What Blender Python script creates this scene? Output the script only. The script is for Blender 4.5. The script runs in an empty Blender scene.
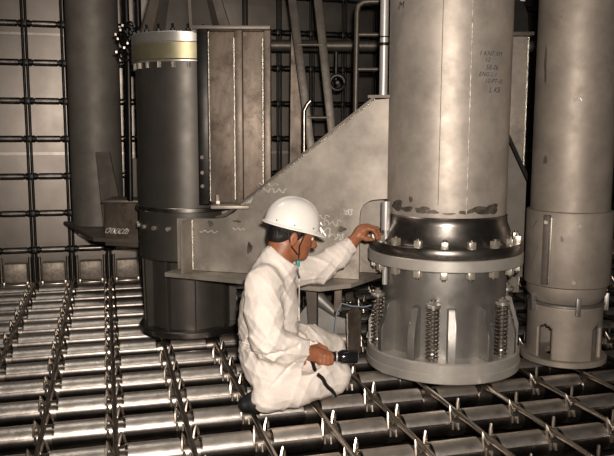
import bpy, bmesh, math, random
import numpy as np
from mathutils import Vector, Matrix
from mathutils.bvhtree import BVHTree
random.seed(7); np.random.seed(7)
PI = math.pi
S = bpy.context.scene
# ------------------------------------------------------------------ camera
YAW, PITCH, ROLL, CH = .2649, .1323, .003, 1.247
def W(r, d, z=0.0):                      # camera-aligned floor frame -> world
    return Vector((r*math.cos(YAW)+d*math.sin(YAW), -r*math.sin(YAW)+d*math.cos(YAW), z))
cd = bpy.data.cameras.new('camera'); cam = bpy.data.objects.new('camera', cd)
S.collection.objects.link(cam); S.camera = cam
cd.sensor_width = 36; cd.lens = 743.7/614*36; cd.clip_start = .02
fwd = Vector((math.sin(YAW)*math.cos(PITCH), math.cos(YAW)*math.cos(PITCH), -math.sin(PITCH)))
rt = Vector((math.cos(YAW), -math.sin(YAW), 0)); up = rt.cross(fwd)
RR = rt*math.cos(ROLL)+up*math.sin(ROLL); UU = -rt*math.sin(ROLL)+up*math.cos(ROLL)
cam.matrix_world = Matrix((RR, UU, -fwd)).transposed().to_4x4()
cam.location = (0, 0, CH)
# ------------------------------------------------------------------ world, lights, exposure
wd = bpy.data.worlds.new('world'); S.world = wd; wd.use_nodes = True
wd.node_tree.nodes['Background'].inputs[0].default_value = (1.0, .9, .78, 1)
wd.node_tree.nodes['Background'].inputs[1].default_value = .006
def light(name, kind, loc, target, power, size=.1, col=(1, .95, .88), spot=None, sy=None):
    l = bpy.data.lights.new(name, kind); o = bpy.data.objects.new(name, l); S.collection.objects.link(o)
    o.location = loc; l.energy = power; l.color = col
    o.rotation_euler = (Vector(target)-Vector(loc)).to_track_quat('-Z', 'Y').to_euler()
    if kind == 'AREA':
        l.size = size
        if sy: l.shape = 'RECTANGLE'; l.size_y = sy
    else: l.shadow_soft_size = size
    if spot: l.spot_size = spot; l.spot_blend = .6
    return o
light('camera_flash', 'SPOT', W(.07, 0, CH+.12), W(.30, 3.6, .75), 480, .035, (1, .89, .79), math.radians(76))
light('work_lamp', 'AREA', (-.2, 3.9, 3.2), (-.2, 3.7, 0), 11, 1.0, (1, .92, .82), sy=.5)
light('ceiling_lamp', 'AREA', (1.2, 2.6, 3.6), (1.2, 3.4, 0), 3, .9, (1, .92, .8))
S.view_settings.view_transform = 'Standard'; S.view_settings.look = 'None'
S.view_settings.exposure = 0; S.view_settings.gamma = 1; S.view_settings.use_curve_mapping = False

# ------------------------------------------------------------------ materials
def mat(name, col, rough=.4, metal=1.0, var=.25, scale=6, bump=.1, rust=None, rust_amt=.0, col2=None, aniso=None, coat=0, streak=(1, 1, 1)):
    m = bpy.data.materials.new(name); m.use_nodes = True; nt = m.node_tree; N = nt.nodes; L = nt.links
    b = N['Principled BSDF']; tc = N.new('ShaderNodeTexCoord')
    mp = N.new('ShaderNodeMapping'); mp.inputs['Scale'].default_value = streak; L.new(tc.outputs['Object'], mp.inputs[0])
    n1 = N.new('ShaderNodeTexNoise'); n1.inputs['Scale'].default_value = scale; n1.inputs['Detail'].default_value = 6; n1.inputs['Roughness'].default_value = .65
    L.new(mp.outputs[0], n1.inputs['Vector'])
    cr = N.new('ShaderNodeValToRGB'); e = cr.color_ramp.elements
    c2 = col2 or tuple(c*(1-var) for c in col)
    e[0].position = .35; e[0].color = (*c2, 1); e[1].position = .65; e[1].color = (*tuple(min(1, c*(1+var*.3)) for c in col), 1)
    L.new(n1.outputs[0], cr.inputs[0]); last = cr.outputs[0]
    if rust:
        n2 = N.new('ShaderNodeTexNoise'); n2.inputs['Scale'].default_value = scale*.7; n2.inputs['Detail'].default_value = 9; n2.inputs['Roughness'].default_value = .75
        L.new(tc.outputs['Object'], n2.inputs['Vector'])
        r2 = N.new('ShaderNodeValToRGB'); r2.color_ramp.elements[0].position = .62-rust_amt*.3; r2.color_ramp.elements[1].position = .75-rust_amt*.2
        L.new(n2.outputs[0], r2.inputs[0]); mx = N.new('ShaderNodeMixRGB'); L.new(r2.outputs[0], mx.inputs[0]); L.new(last, mx.inputs[1]); mx.inputs[2].default_value = (*rust, 1)
        last = mx.outputs[0]
    L.new(last, b.inputs['Base Color'])
    b.inputs['Metallic'].default_value = metal
    n3 = N.new('ShaderNodeTexNoise'); n3.inputs['Scale'].default_value = scale*2.3; n3.inputs['Detail'].default_value = 4; L.new(mp.outputs[0], n3.inputs['Vector'])
    mr = N.new('ShaderNodeMapRange'); mr.inputs[3].default_value = max(.03, rough*.8); mr.inputs[4].default_value = min(1, rough*1.25); L.new(n3.outputs[0], mr.inputs[0]); L.new(mr.outputs[0], b.inputs['Roughness'])
    if bump:
        bp = N.new('ShaderNodeBump'); bp.inputs['Strength'].default_value = bump; bp.inputs['Distance'].default_value = .01; L.new(n3.outputs[0], bp.inputs['Height']); L.new(bp.outputs[0], b.inputs['Normal'])
    if coat: b.inputs['Coat Weight'].default_value = coat
    return m
M = dict(
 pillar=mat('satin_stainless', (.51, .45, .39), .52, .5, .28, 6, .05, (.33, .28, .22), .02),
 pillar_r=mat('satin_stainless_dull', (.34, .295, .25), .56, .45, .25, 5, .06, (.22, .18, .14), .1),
 pillar_l=mat('brown_grey_steel', (.20, .18, .155), .6, .4, .25, 5, .05),
 cast=mat('cast_stainless', (.36, .345, .325), .42, .85, .15, 8, .08),
 bright=mat('machined_steel', (.62, .59, .54), .32, .8, .1, 9, .02),
 dark_ring=mat('burnished_steel', (.26, .24, .22), .3, .95, .5, 7, .05),
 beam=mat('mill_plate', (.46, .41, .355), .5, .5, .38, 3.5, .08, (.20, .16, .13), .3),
 spring=mat('spring_steel', (.55, .50, .44), .3, 1, .2, 20, .05),
 seam_soft=mat('soft_weld_bead', (.60, .55, .48), .45, .5, .4, 30, .3),
 green_line=mat('green_pen_line', (.20, .23, .20), .6, .2, .4, 40, 0),
 rim=mat('brushed_rim_steel', (.58, .55, .50), .42, .55, .12, 9, .04),
 smudge=mat('smudge', (.17, .145, .12), .55, .5, .6, 22, .05),
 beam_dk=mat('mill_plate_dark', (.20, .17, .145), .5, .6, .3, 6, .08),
 box=mat('rusty_plate', (.25, .20, .16), .5, .6, .5, 7, .12, (.08, .055, .04), .45, streak=(1, 1, .35)),
 drum=mat('dark_drum_steel', (.095, .086, .075), .45, .6, .2, 4, .04),
 brass=mat('brassy_steel', (.42, .38, .24), .4, .8, .15, 7, .03),
 tube=mat('floor_tube_steel', (.34, .31, .28), .3, 1, .3, 10, .05),
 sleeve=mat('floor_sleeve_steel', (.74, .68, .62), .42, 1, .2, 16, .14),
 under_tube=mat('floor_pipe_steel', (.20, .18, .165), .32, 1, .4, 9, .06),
 rod=mat('rod_steel', (.42, .37, .32), .3, 1, .3, 20, .05),
 clip=mat('clip_steel', (.62, .55, .48), .3, 1, .2, 20, .05),
 black=mat('black_steel', (.03, .028, .026), .4, .8, .3, 10, .05),
 under=mat('underfloor_plate', (.06, .05, .042), .45, .9, .5, 6, .1),
 wall=mat('wall_panel_steel', (.225, .20, .178), .38, 1, .15, 2.5, .05),
 seam=mat('seam_steel', (.36, .33, .30), .4, 1, .1, 10, .05),
 block=mat('block_steel', (.42, .36, .30), .5, .6, .35, 18, .2, (.15, .11, .08), .1),
 bolt=mat('bolt_steel', (.82, .76, .66), .35, .8, .1, 20, .05),
 weld=mat('weld_bead', (.75, .70, .60), .35, .8, .35, 60, .5),
 chrome=mat('polished_rod', (.62, .60, .58), .38, .5, .1, 9, .02),
 ink=mat('blue_black_ink', (.02, .05, .07), .6, 0, .1, 9, 0),
 chalk=mat('chalk_mark', (.75, .72, .66), .4, .4, .1, 20, .1),
 ladder=mat('ladder_alloy', (.15, .13, .108), .45, .6, .3, 12, .1),
 cloth=mat('white_coverall_cloth', (.88, .80, .73), .9, 0, .06, 30, .25),
 skin=mat('skin', (.36, .135, .065), .45, 0, .2, 25, .08),
 hair=mat('black_hair', (.012, .010, .009), .5, 0, .3, 80, .5, streak=(1, 1, .2)),
 helmet=mat('white_helmet_plastic', (.95, .92, .87), .3, 0, .04, 8, .01, (.50, .36, .22), .06, coat=.3),
 rubber=mat('black_rubber', (.012, .012, .013), .45, 0, .2, 20, .1),
 plastic=mat('black_gloss_plastic', (.01, .01, .012), .12, 0, .1, 20, .0),
 teal=mat('teal_plastic', (.03, .35, .33), .4, 0, .1, 20, 0),
 wire=mat('pale_blue_wire', (.30, .36, .48), .4, 0, .1, 20, 0),
 concrete=mat('dark_hall_ceiling', (.03, .028, .025), .8, 0, .2, 3, .1),
)
# ------------------------------------------------------------------ mesh helpers
class MB:
    def __init__(s): s.bm = bmesh.new()
    def _add(s, vs, fs):
        v = [s.bm.verts.new(p) for p in vs]; s.bm.verts.ensure_lookup_table()
        for f in fs:
            try: s.bm.faces.new([v[i] for i in f])
            except ValueError: pass
        return v
    def box(s, c, size, ax=None, bev=0):
        c = Vector(c); ax = ax or (Vector((1, 0, 0)), Vector((0, 1, 0)), Vector((0, 0, 1)))
        h = [x/2 for x in size]; vs = []
        for k in (-1, 1):
            for j in (-1, 1):
                for i in (-1, 1): vs.append(c+ax[0]*h[0]*i+ax[1]*h[1]*j+ax[2]*h[2]*k)
        v = s._add(vs, [(0, 2, 3, 1), (4, 5, 7, 6), (0, 1, 5, 4), (2, 6, 7, 3), (0, 4, 6, 2), (1, 3, 7, 5)])
        if bev:
            es = {e for q in v for e in q.link_edges}
            bmesh.ops.bevel(s.bm, geom=list(es), offset=bev, segments=2, affect='EDGES', profile=.5)
        return s
    def tube(s, pts, r, n=12, cap=True):
        pts = [Vector(p) for p in pts]; rs = r if isinstance(r, (list, tuple)) else [r]*len(pts)
        rings = []; T0 = None
        for i, p in enumerate(pts):
            t = (pts[min(i+1, len(pts)-1)]-pts[max(i-1, 0)]).normalized()
            if T0 is None:
                a = t.orthogonal().normalized()
            else:
                a = (A0-t*A0.dot(t)); a = a.normalized() if a.length > 1e-6 else t.orthogonal().normalized()
            b = t.cross(a); A0 = a; T0 = t
            rings.append([s.bm.verts.new(p+(a*math.cos(2*PI*k/n)+b*math.sin(2*PI*k/n))*rs[i]) for k in range(n)])
        for i in range(len(rings)-1):
            for k in range(n):
                s.bm.faces.new((rings[i][k], rings[i][(k+1) % n], rings[i+1][(k+1) % n], rings[i+1][k]))
        if cap:
            s.bm.faces.new(rings[0][::-1]); s.bm.faces.new(rings[-1])
        return s
    def lathe(s, c, prof, n=64, a0=0, a1=2*PI):      # prof: (radius, z)
        full = abs(a1-a0-2*PI) < 1e-6; m = n if full else n+1
        cols = [[s.bm.verts.new((c[0]+r*math.cos(a0+(a1-a0)*k/n), c[1]+r*math.sin(a0+(a1-a0)*k/n), z)) for (r, z) in prof] for k in range(m)]
        for k in range(n):
            A, B = cols[k], cols[(k+1) % m]
            for i in range(len(prof)-1): s.bm.faces.new((A[i], B[i], B[i+1], A[i+1]))
        return s
    def solid(s, c, r, z0, z1, n=64, bev=.003):
        return s.lathe(c, [(.0005, z0), (r-bev, z0), (r, z0+bev), (r, z1-bev), (r-bev, z1), (.0005, z1)], n)
    def ring(s, c, ri, ro, z0, z1, n=64, bev=.003):
        return s.lathe(c, [(ri, z0), (ro-bev, z0), (ro, z0+bev), (ro, z1-bev), (ro-bev, z1), (ri, z1), (ri, z0)], n)
    def prism(s, poly, h):                           # poly: list of Vector (3D, planar), extruded by vector h
        poly = [Vector(p) for p in poly]; h = Vector(h); n = len(poly)
        a = [s.bm.verts.new(p) for p in poly]; b = [s.bm.verts.new(p+h) for p in poly]
        s.bm.faces.new(a[::-1]); s.bm.faces.new(b)
        for i in range(n): s.bm.faces.new((a[i], a[(i+1) % n], b[(i+1) % n], b[i]))
        return s
    def build(s, name, m, parent=None, smooth=True, angle=40):
        bmesh.ops.recalc_face_normals(s.bm, faces=s.bm.faces)
        me = bpy.data.meshes.new(name); s.bm.to_mesh(me); s.bm.free()
        return link(name, me, m, parent, smooth, angle)
def worldloc(o):
    v = Vector((0, 0, 0))
    while o: v += o.location; o = o.parent
    return v
def link(name, me, m, parent=None, smooth=True, angle=40):
    me.materials.append(M[m] if isinstance(m, str) else m)
    if parent is not None: me.transform(Matrix.Translation(-worldloc(parent)))
    if smooth:
        me.polygons.foreach_set('use_smooth', [True]*len(me.polygons))
        me.set_sharp_from_angle(angle=math.radians(angle))
    o = bpy.data.objects.new(name, me); S.collection.objects.link(o)
    if parent is not None: o.parent = parent
    return o
def root(name, label, cat, loc, group=None):
    o = bpy.data.objects.new(name, None); o.empty_display_size = .05; S.collection.objects.link(o)
    o.location = loc; o['label'] = label; o['category'] = cat; o['kind'] = 'thing'
    if group: o['group'] = group
    return o
def tag(o, label, cat, group=None):
    o['label'] = label; o['category'] = cat; o['kind'] = 'thing'
    if group: o['group'] = group
    return o
def struct(o): o['kind'] = 'structure'; return o
def inst(src, parent, delta, name=None, rot=0, label=None):   # copy of a part (shares mesh), shifted by delta
    c = src.copy(); S.collection.objects.link(c); c.parent = parent; c.location = Vector(src.location)+Vector(delta); c.rotation_euler.z = rot
    return c
ORD = ['first', 'second', 'third', 'fourth', 'fifth', 'sixth', 'seventh', 'eighth', 'ninth', 'tenth', 'eleventh', 'twelfth', 'thirteenth', 'fourteenth', 'fifteenth', 'sixteenth', 'seventeenth', 'eighteenth', 'nineteenth', 'twentieth', 'twenty-first', 'twenty-second']

# ------------------------------------------------------------------ setting
AX, X0 = .28, -.553            # rod columns: x = X0 + AX*i
BY, Y0 = .2838, 2.776          # tube rows:  y = Y0 + BY*j
YW = 6.12                      # plane of the wall grid
XL, XR = -1.7, 5.4
struct(MB().box(((XL+XR)/2, 3, -.2), (XR-XL, 7.2, .04)).build('floor', 'under', smooth=False))
struct(MB().box(((XL+XR)/2, 6.24, 1.7), (XR-XL, .04, 3.9)).build('wall_back', 'wall', smooth=False))
for k, (z, h) in enumerate([(1.965, .018), (1.05, .022), (.29, .012)]):
    struct(MB().box(((XL+XR)/2, 6.212, z), (XR-XL, .016, h)).build('trim_%d' % (k+1), 'seam', smooth=False))

# floor tubes
def clip_mb(c, r):
    mb = MB(); c = Vector(c)
    # left tab: pointed spring leaf facing the foreground; right tab: bent wire loop
    mb.tube([c+Vector(p) for p in [(-.037, -.044, .026), (-.036, -.034, .060), (-.033, -.022, .090), (-.024, -.030, .068), (-.012, -.040, .044)]], [.005, .006, .0035, .0065, .006], 6)
    mb.tube([c+Vector(p) for p in [(.010, -.006, .056), (.016, .004, .084), (.021, .010, .102), (.029, .016, .084), (.036, .030, .050)]], [.005, .0055, .006, .006, .005], 6)
    mb.tube([c+Vector((-.030, -.052, -.004)), c+Vector((-.030, -.048, .026))], .006, 6)
    mb.tube([c+Vector((-.006, -.056, -.006)), c+Vector((-.006, -.050, .022))], .006, 6)
    mb.tube([c+Vector((.034, .050, .0)), c+Vector((.036, .034, .045))], .005, 6)
    return mb
def vis(x, y, m=.8):
    if y < .8: return False
    a = math.atan2(x, y); return (YAW-.39-m/y) < a < (YAW+.39+m/y)
TR = .045
def under_base(x, y):
    for (r, d, R) in ((.693, 3.694, .41), (1.335, 3.758, .24), (-.694, 4.33, .32), (-.03, 3.17, .22)):
        c = W(r, d)
        if math.hypot(x-c.x, y-c.y) < R: return True
    return False
protoS = protoC = protoB = None
rows = list(range(-3, 12))
for q, j in enumerate(rows):
    y = Y0+BY*j
    cols = [i for i in range(-4, 22) if vis(X0+AX*i, y)]
    x0, x1 = X0+AX*cols[0]-.14, X0+AX*cols[-1]+.14
    t = root('floor_tube', 'thick steel tube of the floor grid, %s row from the foreground' % ORD[q], 'floor tube', (x0, y, 0), 'crosswise tubes of the floor grid')
    MB().tube([(x0, y, 0), (x1, y, 0)], TR, 24).build('pipe', 'under_tube', t)
    for i in cols:
        x = X0+AX*i
        if protoC is None:
            protoC = clip_mb((x, y, 0), TR).build('rod_clip', 'clip', t); protoCx = (x, y)
            protoB = MB().tube([(x-.032, y, 0), (x+.032, y, 0)], .0515, 24).build('saddle', 'rod', t)
            xs = x+AX/2; mb = MB()
            # half-shell cover: upper arc with thickness
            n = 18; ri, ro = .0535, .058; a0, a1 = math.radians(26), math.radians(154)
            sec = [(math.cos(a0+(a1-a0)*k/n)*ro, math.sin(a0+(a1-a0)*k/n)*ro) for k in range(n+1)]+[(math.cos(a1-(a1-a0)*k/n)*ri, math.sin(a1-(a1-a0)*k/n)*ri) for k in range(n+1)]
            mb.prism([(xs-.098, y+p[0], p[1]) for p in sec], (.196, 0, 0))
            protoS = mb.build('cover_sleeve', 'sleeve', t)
            base = Vector(t.location)
        else:
            d = Vector((x-protoCx[0], y-protoCx[1], 0))-(Vector(t.location)-base)
            if not under_base(x, y): inst(protoC, t, d)
            inst(protoB, t, d)
            if i != cols[-1]: inst(protoS, t, d)
# floor rods
for q, i in enumerate(range(-3, 21)):
    x = X0+AX*i
    ys = [y for y in [Y0+BY*k for k in range(-4, 13)] if vis(x, y)]
    if not ys: continue
    y0, y1 = max(ys[0]-.1, 1.6), min(ys[-1]+.1, 6.05)
    side = 'from the left edge'
    tag(MB().tube([(x, y0, .057), (x, y1, .057)], .0115, 12).build('floor_rod', 'rod'), 'slim rod running back over the floor tubes, %s %s' % (ORD[min(q, 21)] if q < 22 else 'last', side), 'rod', 'lengthwise rods of the floor grid')
# wall grid
ZW = [.30+.2885*k for k in range(8)]
wj = 0
for k, z in enumerate(ZW):
    t = root('wall_tube', 'horizontal dark tube of the back wall grid, %s one up from the floor' % ORD[k], 'wall tube', (XL, YW, z), 'horizontal tubes of the wall grid')
    MB().tube([(XL, YW, z), (XR, YW, z)], .021, 16).build('pipe', 'black', t)
    for i in range(-4, 21):
        x = X0+AX*i
        if i == -4:
            pr = MB().tube([(x-.04, YW, z), (x+.04, YW, z)], .027, 14).build('black_clamp', 'black', t)
            ps = MB().tube([(x+.055, YW, z), (x+.225, YW, z)], .025, 16).build('cover_sleeve', 'under_tube', t); px = x
        else:
            inst(pr, t, (x-px, 0, 0)); inst(ps, t, (x-px, 0, 0))
    if k == 0: pass
for q, i in enumerate(range(-4, 21)):
    x = X0+AX*i
    mb = MB().tube([(x-.013, YW-.045, .0), (x-.013, YW-.045, 2.7)], .010, 10).tube([(x+.013, YW-.045, .0), (x+.013, YW-.045, 2.7)], .010, 10)
    for z in ZW: mb.box((x, YW-.045, z), (.046, .028, .045), bev=.006)
    tag(mb.build('wall_rod', 'black'), 'black upright double rod on the back wall, %s from the left end' % (ORD[q] if q < 22 else ['twenty-third', 'twenty-fourth', 'twenty-fifth'][q-22]), 'rod', 'upright rods of the wall grid')
# blocks at foot of wall
for q, i in enumerate(range(-4, 20)):
    x = X0+AX*(i+.5)
    t = root('wall_foot_block', 'square steel block at the foot of the back wall, %s from the left end' % (ORD[q] if q < 22 else ['twenty-third', 'twenty-fourth'][q-22]), 'block', (x, 6.08, .05), 'blocks along the wall foot')
    MB().box((x, 6.08, .135), (.17, .10, .15), bev=.012).build('block_body', 'block', t)
    mb = MB().box((x, 6.02, .045), (.15, .05, .012), bev=.003).box((x-.085, 6.03, .045), (.02, .05, .05), bev=.003).box((x+.085, 6.03, .045), (.02, .05, .05), bev=.003)
    mb.build('foot_bracket', 'clip', t)
    for sx in (-.105, .105): MB().tube([(x+sx, 6.07, .06), (x+sx, 6.07, .25)], .012, 10).build('side_post', 'rod', t)

# ------------------------------------------------------------------ main pillar
CM = W(.693, 3.694); camang = math.atan2(-CM.y, -CM.x)      # angle towards the camera
def on(c, ang, r, z=0):                                       # ang in degrees, positive = towards the right of the photo
    a = camang+math.radians(ang) if c is CM else math.atan2(-c.y, -c.x)+math.radians(ang)
    return Vector((c.x+r*math.cos(a), c.y+r*math.sin(a), z))
MP = root('flanged_column', 'big pale steel column with bolted joint ring and springs around its foot', 'column', (CM.x, CM.y, .08))
MB().lathe(CM, [(.28, .075), (.382, .075), (.386, .079), (.386, .115), (.382, .12), (.382, .165), (.374, .172), (.30, .176), (.28, .172), (.28, .075)], 96).build('base_ring', 'rim', MP, angle=25)
MB().lathe(CM, [(.30, .17), (.300, .40), (.306, .44), (.306, .60)], 96).build('lower_shell', 'cast', MP)
for k in range(12):
    a = camang+math.radians(7+30*k); d = Vector((math.cos(a), math.sin(a), 0)); s = Vector((-d.y, d.x, 0))
    pts = [(.29, .172), (.376, .172), (.376, .285), (.352, .345), (.338, .415), (.29, .425)]
    mb = MB().prism([Vector((CM.x, CM.y, 0))+d*p[0]+s*.018+Vector((0, 0, p[1])) for p in pts], -s*.036)
    bmesh.ops.bevel(mb.bm, geom=list(mb.bm.edges), offset=.004, segments=2, affect='EDGES')
    mb.build('foot_rib', 'cast', MP)
for k in range(6):
    p = on(CM, -7.5+60*k, .347)
    mb = MB(); n = 13*14
    sp = mb.tube([(p.x+.028*math.cos(2*PI*i/14), p.y+.028*math.sin(2*PI*i/14), .182+.245*i/n) for i in range(n+1)], .0042, 6).build('coil_spring', 'spring', MP)
    MB().tube([(p.x, p.y, .17), (p.x, p.y, .468)], .012, 12).build('spring_bolt', 'beam_dk', sp)
    MB().solid(p, .035, .428, .445, 24, .002).solid(p, .020, .445, .457, 6, .002).build('spring_cap', 'bright', sp)
MB().ring(CM, .30, .383, .600, .655, 96, .004).build('lower_flange', 'rim', MP)
MB().lathe(CM, [(.30, .656), (.374, .656), (.377, .660), (.377, .700), (.372, .706), (.332, .708), (.322, .72), (.316, .76), (.30, .80), (.298, .828), (.30, .833), (.294, .84)], 96).build('upper_flange', 'dark_ring', MP)
MB().lathe(CM, [(.293, .836), (.293, 3.0)], 96).build('shaft', 'pillar', MP)
for s in (28.5,): 
    MB().tube([on(CM, s*.93-8, .2935, .86), on(CM, s*.93-8, .2935, 2.98)], .0035, 6).build('weld_seam', 'seam_soft', MP)
MB().tube([on(CM, -7, .2925, .9), on(CM, -7, .2925, 2.98)], .0018, 6).build('scribed_line', 'green_line', MP)
tb = bb = None
for k in range(18):
    a = 20*k; p = on(CM, a, .353); rz = camang+math.radians(a)
    if tb is None:
        c, s_ = math.cos(rz), math.sin(rz); ax = (Vector((c, s_, 0)), Vector((-s_, c, 0)), Vector((0, 0, 1)))
    c, s_ = math.cos(rz), math.sin(rz); ax = (Vector((c, s_, 0)), Vector((-s_, c, 0)), Vector((0, 0, 1)))
    st = MB().tube([(p.x, p.y, .556), (p.x, p.y, .748)], .0085, 10).build('flange_stud', 'rod', MP)
    MB().box((p.x, p.y, .722), (.032, .033, .034), ax, .003).solid(p, .019, .705, .709, 20, .001).build('nut', 'bolt', st)
    MB().box((p.x, p.y, .583), (.032, .033, .034), ax, .003).solid(p, .018, .5975, .5995, 20, .0005).build('nut', 'bolt', st)
# dark smudges on the shaft just above the joint are part of its surface finish
def patch(parent, c, R, ang, z, w, h, m, name='smudge', n=18, seed=0):
    rnd = random.Random(seed); mb = MB(); a0 = math.atan2(-c.y, -c.x); ph = [rnd.random()*6 for _ in range(4)]
    def P(a, zz): aa = a0+math.radians(ang)+a/R; return (c.x+R*math.cos(aa), c.y+R*math.sin(aa), zz)
    pts = []
    for i in range(n):
        t = 2*PI*i/n; k = 1+.22*math.sin(2*t+ph[0])+.15*math.sin(3*t+ph[1])+.1*math.sin(5*t+ph[2])
        pts.append((math.cos(t)*w/2*k, math.sin(t)*h/2*k))
    cv = mb.bm.verts.new(P(0, z)); vs = [mb.bm.verts.new(P(p[0], z+p[1])) for p in pts]
    mid = [mb.bm.verts.new(P(p[0]*.5, z+p[1]*.5)) for p in pts]
    for i in range(n):
        mb.bm.faces.new((cv, mid[i], mid[(i+1) % n])); mb.bm.faces.new((mid[i], vs[i], vs[(i+1) % n], mid[(i+1) % n]))
    return mb.build(name, m, parent)
for k, (a, z, w, h) in enumerate([(-52, .885, .10, .045), (-38, .873, .06, .03), (-22, .875, .075, .03), (-12, .868, .05, .022), (18, .868, .06, .02), (33, .876, .12, .035), (47, .88, .1, .04), (-34, .92, .018, .035), (3, .861, .05, .012)]):
    patch(MP, CM, .2938, a, z, w, h, 'smudge', seed=k)
# handwriting on the shaft
def write(parent, c, R, ang, z, txt, size, m='ink', slant=0):
    cu = bpy.data.curves.new('t', 'FONT'); cu.body = txt; cu.size = size; cu.shear = .3; cu.align_x = 'LEFT'
    to = bpy.data.objects.new('t', cu); S.collection.objects.link(to)
    dg = bpy.context.evaluated_depsgraph_get(); me = bpy.data.meshes.new_from_object(to.evaluated_get(dg)); bpy.data.objects.remove(to)
    a0 = math.atan2(-c.y, -c.x)+math.radians(ang)
    for v in me.vertices:
        aa = a0+v.co.x/R; zz = z+v.co.y+slant*v.co.x; v.co = (c.x+R*math.cos(aa), c.y+R*math.sin(aa), zz)
    me.name = 'handwriting'; return link('handwriting', me, m, parent, False)
for a, z, t, s in [(25.5, 1.578, '1 KN7 XM', .030), (31.5, 1.550, '12', .028), (32.5, 1.516, '5B-06', .032), (26, 1.486, 'ENG L-1', .028), (32, 1.456, '10-PT-10', .030), (37, 1.415, 'L KB', .036)]:
    write(MP, CM, .2942, a, z, t, s)
write(MP, CM, .2942, -58, 1.80, '/M', .05, 'dark_ring')

def cyl_line(parent, c, R, pts, r=.003, m='beam_dk', name='pen_mark'):
    P = []
    for (a0, z0_), (a1, z1_) in zip(pts[:-1], pts[1:]):
        for i in range(6): t = i/6; P.append(on(c, a0+(a1-a0)*t, R, z0_+(z1_-z0_)*t))
    P.append(on(c, pts[-1][0], R, pts[-1][1])); return MB().tube(P, r, 5).build(name, m, parent)
# ------------------------------------------------------------------ right pillar
CR = W(1.335, 3.758)
RP = root('plain_column', 'slimmer steel column with wide collar and arched skirt, at the right edge of the photo', 'column', (CR.x, CR.y, .08))
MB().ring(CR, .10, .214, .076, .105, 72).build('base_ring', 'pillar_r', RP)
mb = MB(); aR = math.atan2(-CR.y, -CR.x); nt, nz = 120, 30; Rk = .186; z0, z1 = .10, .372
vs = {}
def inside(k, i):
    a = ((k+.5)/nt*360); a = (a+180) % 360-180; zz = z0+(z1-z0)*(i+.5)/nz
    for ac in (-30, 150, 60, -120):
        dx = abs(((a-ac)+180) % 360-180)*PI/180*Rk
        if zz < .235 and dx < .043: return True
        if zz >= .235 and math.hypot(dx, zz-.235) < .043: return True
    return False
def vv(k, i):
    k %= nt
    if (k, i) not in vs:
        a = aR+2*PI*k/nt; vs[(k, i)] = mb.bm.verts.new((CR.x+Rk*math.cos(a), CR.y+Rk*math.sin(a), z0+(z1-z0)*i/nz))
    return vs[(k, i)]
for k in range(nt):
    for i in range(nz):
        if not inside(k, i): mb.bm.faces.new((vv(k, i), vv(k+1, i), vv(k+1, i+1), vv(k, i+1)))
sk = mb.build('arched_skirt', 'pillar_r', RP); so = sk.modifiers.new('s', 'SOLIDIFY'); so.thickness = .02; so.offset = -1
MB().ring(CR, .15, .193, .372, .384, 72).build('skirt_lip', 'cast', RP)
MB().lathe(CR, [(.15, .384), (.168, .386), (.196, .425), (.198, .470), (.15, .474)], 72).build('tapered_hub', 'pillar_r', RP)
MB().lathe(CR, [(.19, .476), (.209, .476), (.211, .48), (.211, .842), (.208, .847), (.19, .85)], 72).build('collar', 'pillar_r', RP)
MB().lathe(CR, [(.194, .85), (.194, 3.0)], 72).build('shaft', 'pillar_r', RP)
def cyl_bar(c, R, ang, z0, z1, w, t, m, name, parent):
    p = on(c, ang, R+t/2); a = math.atan2(p.y-c.y, p.x-c.x); ax = (Vector((math.cos(a), math.sin(a), 0)), Vector((-math.sin(a), math.cos(a), 0)), Vector((0, 0, 1)))
    return MB().box((p.x, p.y, (z0+z1)/2), (t, w, z1-z0), ax, .002).build(name, m, parent)
cyl_bar(CR, .2105, -27, .49, .835, .030, .024, 'beam_dk', 'joint_bar', RP)
cyl_bar(CR, .2105, -22, .50, .825, .008, .012, 'bright', 'joint_edge', RP)
for a, z in [(12, .79), (9, .51), (-27, .80)]:
    p = on(CR, a, .208, z); q = on(CR, a, .222 if a != -27 else .238, z); MB().tube([p, q], .010, 10).build('plug', 'bright', RP)
for a in (-52, 18, 90, 160, -125):
    cyl_bar(CR, .186, a, .34, .43, .022, .022, 'cast', 'skirt_lug', RP)
patch(RP, CR, .1945, -40, 1.10, .02, .05, 'beam_dk', seed=3); patch(RP, CR, .1945, -48, 1.56, .02, .16, 'beam_dk', seed=5)
[cyl_line(RP, CR, .1948, [(-3+q*2, 1.40-.004*q), (-1+q*2.4, 1.378+.006*q), (2+q*2, 1.398), (5+q*1.5, 1.385), (9, 1.395-.003*q)], .0022, 'chalk', 'chalk_mark') for q in range(3)]; patch(RP, CR, .2113, -8, .72, .014, .03, 'beam_dk', seed=9)
cyl_line(RP, CR, .2105, [(-62, .66), (-52, .58), (-42, .68)]); cyl_line(RP, CR, .2105, [(-60, .83), (-55, .76), (-45, .80)])

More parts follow.
